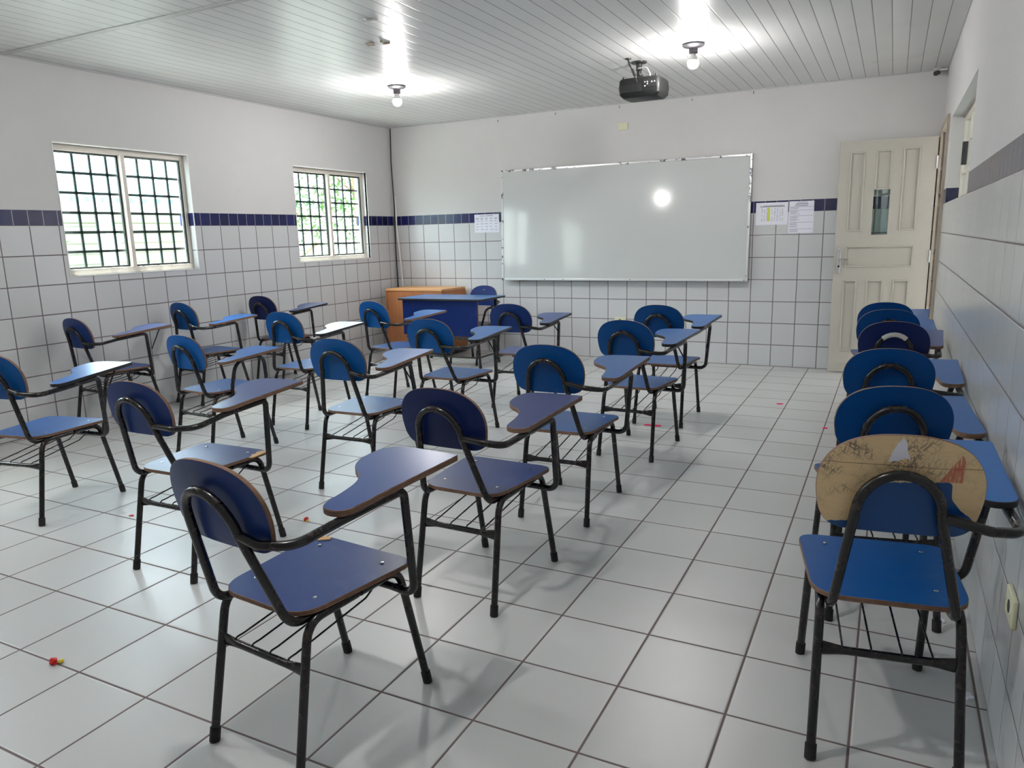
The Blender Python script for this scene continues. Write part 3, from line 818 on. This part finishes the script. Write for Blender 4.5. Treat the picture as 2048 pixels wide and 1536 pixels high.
# cables in the corner
bm = NBM(); tube(bm, fillet([(.030, -.012, CEIL-.012), (.022, -.018, 2.1), (.030, -.014, 1.6), (.022, -.018, 1.1), (.03, -.012, .50), (.03, -.012, .004)], .3, 6), .0065, 8)
tag(link('black_cord', bm, M['black_plastic'], None, True), 'thin black cable running down the far left corner from the ceiling', 'cable')
bm = NBM(); tube(bm, fillet([(.050, -.012, 1.72), (.048, -.014, 1.4), (.075, -.016, 1.05), (.115, -.016, .30), (.12, -.014, .004)], .5, 6), .0095, 10)
tag(link('white_conduit', bm, M['white_plastic'], None, True), 'white cord slanting down behind the wooden cabinet in the corner', 'cable')

# ------------------------------------------------------------------ ceiling things
def lamp(x, y, label):
    root = tag(empty('ceiling_lamp', (x, y, CEIL)), label, 'lamp', 'bare bulbs on the ceiling')
    bm = NBM(); lathe(bm, [(.020, -.0005), (.072, -.0005), (.074, -.010), (.066, -.018), (.036, -.024), (.030, -.028), (.028, -.058), (.022, -.060)], (0, 0, 0), 28)
    link('lampholder', bm, M['grey_porcelain'], root, True)
    bm = NBM(); lathe(bm, [(.014, -.058), (.017, -.070), (.027, -.088), (.0335, -.102), (.0335, -.104)], (0, 0, 0), 24)
    bb = link('bulb', bm, M['white_plastic'], root, True)
    bm = NBM(); lathe(bm, [(.033, -.104), (.036, -.114), (.036, -.128), (.030, -.142), (.018, -.152), (.003, -.156)], (0, 0, 0), 24)
    link('bulb_dome', bm, M['bulb'], bb, 'all')
lamp(1.446, -1.873, 'bare lit bulb on the ceiling near the far left corner')
lamp(3.858, -1.908, 'bare lit bulb on the ceiling beside the projector')
lamp(1.446, -5.95, 'bare lit bulb on the ceiling at the rear, near the window wall')
lamp(3.858, -5.95, 'bare lit bulb on the ceiling at the rear, over the aisle')

def projector():
    root = tag(empty('projector', (3.435, -1.62, 2.205), -.03), 'black projector hanging from the ceiling on a short mount', 'projector')
    bm = NBM()
    # tapered body: hanging upside down
    secs = [(.128, .100, 0.0), (.150, .120, .022), (.155, .125, .07), (.150, .120, .120), (.140, .112, .132)]
    rings = []
    for hx, hy, z in secs:
        ol = round_poly([(-hx, -hy), (hx, -hy), (hx, hy), (-hx, hy)], [.03]*4, 5); rings.append([bm.verts.new((u, v, z)) for u, v in ol])
    for a, c in zip(rings, rings[1:]):
        for i in range(len(a)): bm.faces.new((a[i-1], a[i], c[i], c[i-1]))
    bm.faces.new(rings[0]); bm.faces.new(rings[-1])
    link('housing', bm, M['dark_plastic'], root, True)
    bm = NBM(); box(bm, -.135, .02, -.1262, -.121, .035, .085)
    for k in range(9): box(bm, -.13+k*.016, -.122+k*.016, -.1275, -.126, .04, .08)
    link('vent', bm, M['black_plastic'], root)
    bm = NBM(); box(bm, .035, .135, -.1262, -.120, .055, .105, 0, .002); pp = link('socket_panel', bm, M['black_plastic'], root)
    for x, z in ((.05, .092), (.068, .092), (.068, .078), (.10, .09), (.12, .09), (.05, .065)):
        bm = NBM(); lathe(bm, [(.0045, 0), (.0045, -.003)], (x, -.126, z), 8, 'y'); link('jack', bm, M['led'], pp)
    bm = NBM(); lathe(bm, [(.030, 0), (.030, .015), (.024, .017)], (-.085, .112, .062), 20, 'y'); link('lens', bm, M['black_plastic'], root, True)
    for x, y in ((-.12, -.09), (.12, -.09), (0, .09), (-.03, -.1)):
        bm = NBM(); lathe(bm, [(.010, .131), (.010, .146), (.006, .147)], (x, y, 0), 10); link('foot', bm, M['black_plastic'], root, True)
    bm = NBM(); hz = CEIL-2.205
    lathe(bm, [(.055, hz-.0005), (.055, hz-.010), (.022, hz-.016), (.022, hz-.060), (.017, hz-.062), (.017, .175), (.03, .172), (.03, .165)], (-.045, .02, 0), 16)
    for x, y in ((-.085, .02), (-.005, .02), (-.045, .06)): tube(bm, [(x*.6-.018, y, .168), (x, y, .130)], .004, 6)
    link('ceiling_mount', bm, M['black_plastic'], root, True)
    bm = NBM(); tube(bm, fillet([(-.045, .0, .215), (.03, -.03, .21), (.07, -.07, .15), (.075, -.10, .12)], .05, 6), .0045, 8); link('white_lead', bm, M['white_plastic'], root, True)
projector()
bm = NBM(); tube(bm, fillet([(3.355, -1.745, CEIL-.001), (3.36, -1.748, CEIL-.03), (3.405, -1.775, 2.36), (3.43, -1.775, 2.30)], .05, 5), .0045, 8)
tube(bm, [(3.392, -1.768, 2.386), (3.412, -1.776, 2.345)], .010, 8); lathe(bm, [(.022, CEIL-.0005), (.020, CEIL-.006), (.006, CEIL-.008)], (3.355, -1.745, 0), 10)
tag(link('video_cable', bm, M['black_plastic'], None, True), 'black cable dropping from the ceiling into the back of the projector', 'cable')

def camera_thing():
    root = tag(empty('mounted_camera', (5.345, -.060, CEIL)), 'small white and black security camera in the ceiling corner above the door', 'camera')
    bm = NBM(); lathe(bm, [(.030, -.001), (.030, -.008), (.012, -.014), (.010, -.030)], (0, 0, 0), 16); box(bm, .01, .07, -.008, .008, -.022, -.010); link('bracket', bm, M['white_plastic'], root, True)
    bm = NBM(); tube(bm, [(.005, .02, -.030), (-.01, -.055, -.048)], .019, 16); link('body', bm, M['black_plastic'], root, True)
camera_thing()
# torn sticky remnants on the ceiling
for k, (x, y, lab) in enumerate([(2.415, -3.496, 'small pale scrap stuck to the ceiling, the one nearer the viewer'), (2.143, -3.045, 'brownish torn scrap stuck to the ceiling, the one nearer the lamp')]):
    bm = NBM(); rr = random.Random(k+3)
    for j in range(5 if k == 0 else 7):
        cx, cy = x+rr.uniform(-.06, .06), y+rr.uniform(-.035, .035)
        n = 7; vs = [];
        for i in range(n):
            a = 2*PI*i/n; q = rr.uniform(.006, .022); vs.append((cx+math.cos(a)*q*1.4, cy+math.sin(a)*q))
        top = [bm.verts.new((*p, CEIL-.0004)) for p in vs]; bot = [bm.verts.new((p[0], p[1], CEIL-.004-rr.uniform(0, .006))) for p in vs]
        bm.faces.new(top); bm.faces.new(bot)
        for i in range(n): bm.faces.new((top[i-1], top[i], bot[i], bot[i-1]))
    tag(link('ceiling_scrap', bm, M['white_plastic'] if k == 0 else M['scrap_tan']), lab, 'scrap')

# ------------------------------------------------------------------ litter on the floor
def wrapper(x, y, s, label, seed):
    rr = random.Random(seed); root = tag(empty('candy_wrapper', (x, y, 0), rr.uniform(0, 6)), label, 'litter', 'candy wrappers on the floor')
    for nm, m, off, k in (('foil', 'red', 0, 1.0), ('twist', 'yellow', 1.1, .6)):
        bm = NBM(); bmesh.ops.create_icosphere(bm, subdivisions=2, radius=.5*s*k)
        for v in bm.verts: v.co *= rr.uniform(.65, 1.15); v.co.z = max(v.co.z*.8, -.3*s*k)
        zmin = min(v.co.z for v in bm.verts)
        bmesh.ops.translate(bm, vec=(off*s*.6, 0, -zmin), verts=bm.verts[:]); link(nm, bm, M[m], root)
wrapper(2.903, -5.95, .030, 'crumpled red and yellow candy wrapper on the floor, front left', 1)
wrapper(2.808, -4.722, .024, 'crumpled red candy wrapper on the floor left of the nearest tablet', 2)
def scrap(name, x, y, w, d, m, label, rz=0.3, cat='litter', grp=None):
    bm = NBM(); rr = random.Random(int(x*977)); n = 9
    pts = [(w/2*math.copysign(abs(math.cos(a))**.5, math.cos(a))*rr.uniform(.75, 1.1), d/2*math.copysign(abs(math.sin(a))**.5, math.sin(a))*rr.uniform(.75, 1.1)) for a in [2*PI*i/n for i in range(n)]]
    lo = [bm.verts.new((*p, .0003)) for p in pts]; hi = [bm.verts.new((p[0], p[1], .0022+rr.uniform(0, .004))) for p in pts]
    c = bm.verts.new((0, 0, .003))
    for i in range(n): bm.faces.new((lo[i-1], lo[i], hi[i], hi[i-1])); bm.faces.new((hi[i-1], hi[i], c))
    bm.faces.new(lo); o = link(name, bm, m); o.location = (x, y, 0); o.rotation_euler = (0, 0, rz); tag(o, label, cat, grp)
scrap('paper_scrap', 3.783, -2.498, .13, .035, M['pink'], 'largest pink paper scrap, on the floor under the chairs by the aisle', .1)
scrap('paper_scrap', 4.465, -1.567, .045, .03, M['pink'], 'small pink paper scrap alone on the open floor of the aisle', .5)
scrap('paper_scrap', 4.815, -2.175, .035, .02, M['pink'], 'tiny pink paper scrap beside the right wall row of chairs', .5)
scrap('paper_scrap', 1.99, -5.01, .02, .012, M['red'], 'tiny red paper scrap on the floor near the left chairs', .5)
scrap('white_crumb', 5.385, -4.99, .03, .03, M['paper'], 'white paper crumb at the foot of the right wall, the nearer one', .5)
scrap('white_crumb', 5.34, -4.575, .03, .022, M['paper'], 'white paper crumb at the foot of the right wall, the farther one', .5)

# ------------------------------------------------------------------ outside: yard with a neighbouring building and plants, corridor
M['yard'] = plain('yard_concrete', (0.34, 0.33, 0.31), 0.9, 0, 0.2, 0.12, 3)
def mat_siding():
    b = NB('siding_beige'); x, y, z = b.xyz(); l, d, i = b.line(z, 0, .16, .012, .006)
    b.bsdf(b.mix(l, srgb(196, 190, 172), srgb(140, 134, 118)), .7, 0, .2, b.bump(d, .4, .05)); return b.m
def mat_roofing():
    b = NB('roof_sheet'); x, y, z = b.xyz(); l, d, i = b.line(y, 0, .22, .03, .02)
    b.bsdf(b.mix(l, srgb(110, 156, 166), srgb(78, 122, 132)), .45, 0, .4, b.bump(d, .5, .05)); return b.m
M['siding'] = mat_siding(); M['roofing'] = mat_roofing()
M['post'] = plain('white_post', srgb(226, 226, 220), .6); M['turq'] = plain('turquoise_paint', srgb(70, 190, 180), .5)
M['leaf'] = plain('leaf_green', srgb(62, 96, 40), .55, 0, .3, .35, 8); M['bark'] = plain('bark', srgb(110, 88, 66), .9)
M['grass_m'] = plain('lawn', srgb(96, 124, 62), .9, 0, .2, .3, 5)
bm = NBM(); box(bm, -30, -T, -30, 20, -.35, -.15); struct(link('ground_yard', bm, M['yard']))
bm = NBM(); box(bm, -.50, -T, YF-.5, .6, 2.40, 2.46); struct(link('eaves', bm, M['plaster']))
def building():
    root = tag(empty('neighbour_building', (-6.2, -1.5, -.15)), 'pale building with a blue-green roof seen through the window grilles', 'building')
    bm = NBM(); box(bm, -4, 0, -9, 5.2, 0, 2.3); link('wall', bm, M['siding'], root)
    bm = NBM()
    for sgn in (0,):
        vs = [bm.verts.new(p) for p in ((1.7, -9.4, 2.05), (1.7, 5.6, 2.05), (-2.0, 5.6, 3.6), (-2.0, -9.4, 3.6), (1.7, -9.4, 1.99), (1.7, 5.6, 1.99), (-2.0, 5.6, 3.5), (-2.0, -9.4, 3.5))]
        for q in ((0, 1, 2, 3), (4, 5, 6, 7), (0, 1, 5, 4), (1, 2, 6, 5), (2, 3, 7, 6), (3, 0, 4, 7)): bm.faces.new([vs[i] for i in q])
    link('roof', bm, M['roofing'], root)
    bm = NBM(); box(bm, 1.5, 1.62, -9.2, 5.4, 1.86, 1.99); link('beam', bm, M['post'], root)
    for y in (-7.6, -5.4, -3.2, -1.0, 1.2, 3.4):
        bm = NBM(); box(bm, 1.5, 1.62, y-.06, y+.06, 0, 1.86); link('post', bm, M['post'], root)
    for y in (-6.5, -3.6, 1.9):
        bm = NBM(); box(bm, -.01, .03, y-.6, y+.6, .9, 1.7); w = link('window', bm, M['post'], root)
        bm = NBM(); box(bm, .03, .04, y-.52, y+.52, .98, 1.62); link('pane', bm, M['siding'], w)
    bm = NBM(); box(bm, .2, 1.45, -.4, 2.6, .72, .80); link('bench_top', bm, M['turq'], root)
building()
def tree(x, y, h, r, label, seed, n=420, z=-.15):
    rr = random.Random(seed); root = tag(empty('leafy_tree', (x, y, z)), label, 'tree', 'trees in the yard')
    bm = NBM(); tube(bm, fillet([(0, 0, 0), (.05, .03, h*.4), (.02, -.02, h*.8)], .3, 4), .06, 10); 
    for k in range(6):
        a = rr.uniform(0, 6.28); tube(bm, [(.03, 0, h*(.4+.06*k)), (math.cos(a)*r*.7, math.sin(a)*r*.7, h*(.55+.07*k))], .018, 6)
    link('trunk', bm, M['bark'], root, True)
    bm = NBM()
    for k in range(n):
        a, b_, q = rr.uniform(0, 6.28), rr.uniform(-1, 1), r*rr.uniform(.3, 1)
        c = Vector((math.cos(a)*q*math.sqrt(1-b_*b_), math.sin(a)*q*math.sqrt(1-b_*b_), h*.72+b_*q*.8))
        d = Vector((rr.uniform(-1, 1), rr.uniform(-1, 1), rr.uniform(-.8, .3))).normalized(); s = d.cross(Vector((rr.uniform(-1, 1), rr.uniform(-1, 1), 1))).normalized(); L = rr.uniform(.08, .16)
        up = d.cross(s)*.012
        p = [c, c+d*L*.5+s*L*.22+up, c+d*L, c+d*L*.5-s*L*.22+up]
        bm.faces.new([bm.verts.new(v) for v in p])
    link('foliage', bm, M['leaf'], root)
tree(-2.6, .9, 2.5, .75, 'leafy tree outside the smaller far window, nearer the wall', 1)
tree(-2.9, 3.0, 3.0, 1.25, 'large tree in the yard beyond the end of the pale building', 2, 900)
tree(-3.4, -2.35, 1.9, .55, 'small leafy tree outside the larger window', 3, 260)
bm = NBM(); box(bm, -4.4, -2.0, 4.5, 9, -.149, -.12); o = link('lawn', bm, M['grass_m']); o['kind'] = 'stuff'; tag(o, 'strip of lawn in the yard outside the far window', 'grass')
# corridor on the right side
bm = NBM(); box(bm, W+T, W+T+1.9, YF-1, 2.5, -.14, -.02); struct(link('floor_corridor', bm, M['yard']))
bm = NBM(); box(bm, W+T+1.9, W+T+2.05, YF-1, 2.5, -.02, 2.7); struct(link('wall_corridor', bm, M['plaster']))
bm = NBM(); box(bm, W+T, W+T+2.05, YF-1, 2.5, 2.7, 2.78); struct(link('ceiling_corridor', bm, M['plaster']))
bm = NBM(); box(bm, W+T, W+T+2.05, 2.5, 2.62, -.02, 2.7); struct(link('wall_corridor_light_stop', bm, M['plaster']))  # unseen end wall, added to cut the skylight falling through the doorway

# ------------------------------------------------------------------ light
w = bpy.data.worlds.new('World'); SC.world = w; w.use_nodes = True; nt = w.node_tree; nt.nodes.clear()
sky = nt.nodes.new('ShaderNodeTexSky'); sky.sky_type = 'NISHITA'; sky.sun_disc = False
sky.sun_elevation = math.radians(62); sky.sun_rotation = math.radians(250); sky.air_density = 1.2; sky.dust_density = 2.5; sky.ozone_density = 1.0
bg = nt.nodes.new('ShaderNodeBackground'); bg.inputs[1].default_value = 2.4
wo = nt.nodes.new('ShaderNodeOutputWorld'); hs = nt.nodes.new('ShaderNodeHueSaturation'); hs.inputs['Saturation'].default_value = .35; nt.links.new(sky.outputs[0], hs.inputs['Color']); nt.links.new(hs.outputs[0], bg.inputs[0]); nt.links.new(bg.outputs[0], wo.inputs[0])
sun = bpy.data.lights.new('sun', 'SUN'); sun.energy = 45.0; sun.angle = 0.009; sun.color = (1.0, 0.96, 0.9)
so = bpy.data.objects.new('sun', sun); COL.objects.link(so)
so.rotation_euler = Vector((0.36, 0.16, -1.0)).to_track_quat('-Z', 'Y').to_euler()

# ------------------------------------------------------------------ camera
cam = bpy.data.cameras.new('camera'); co = bpy.data.objects.new('camera', cam); COL.objects.link(co); SC.camera = co
cam.sensor_width = 36.0; cam.sensor_fit = 'HORIZONTAL'; cam.lens = 1480.507/2048*36.0; cam.clip_start = 0.02
f = Vector((-0.44628491, 0.87289576, -0.19718714)); r = Vector((0.89238606, 0.45057243, -0.02513182)); u = Vector((-0.06690963, 0.18718301, 0.98004368))
mt = Matrix((r, u, -f)).transposed().to_4x4(); mt.translation = Vector((5.12147, -7.142157, 1.258663)); co.matrix_world = mt

vs = SC.view_settings; vs.view_transform = 'Standard'; vs.look = 'None'; vs.gamma = 1.0; vs.use_curve_mapping = False; vs.exposure = 0.60
cy = SC.cycles
cy.use_denoising = True; cy.max_bounces = 10; cy.diffuse_bounces = 6; cy.glossy_bounces = 5; cy.transparent_max_bounces = 12
cy.caustics_reflective = False; cy.caustics_refractive = False; cy.sample_clamp_indirect = 8.0; cy.use_light_tree = True
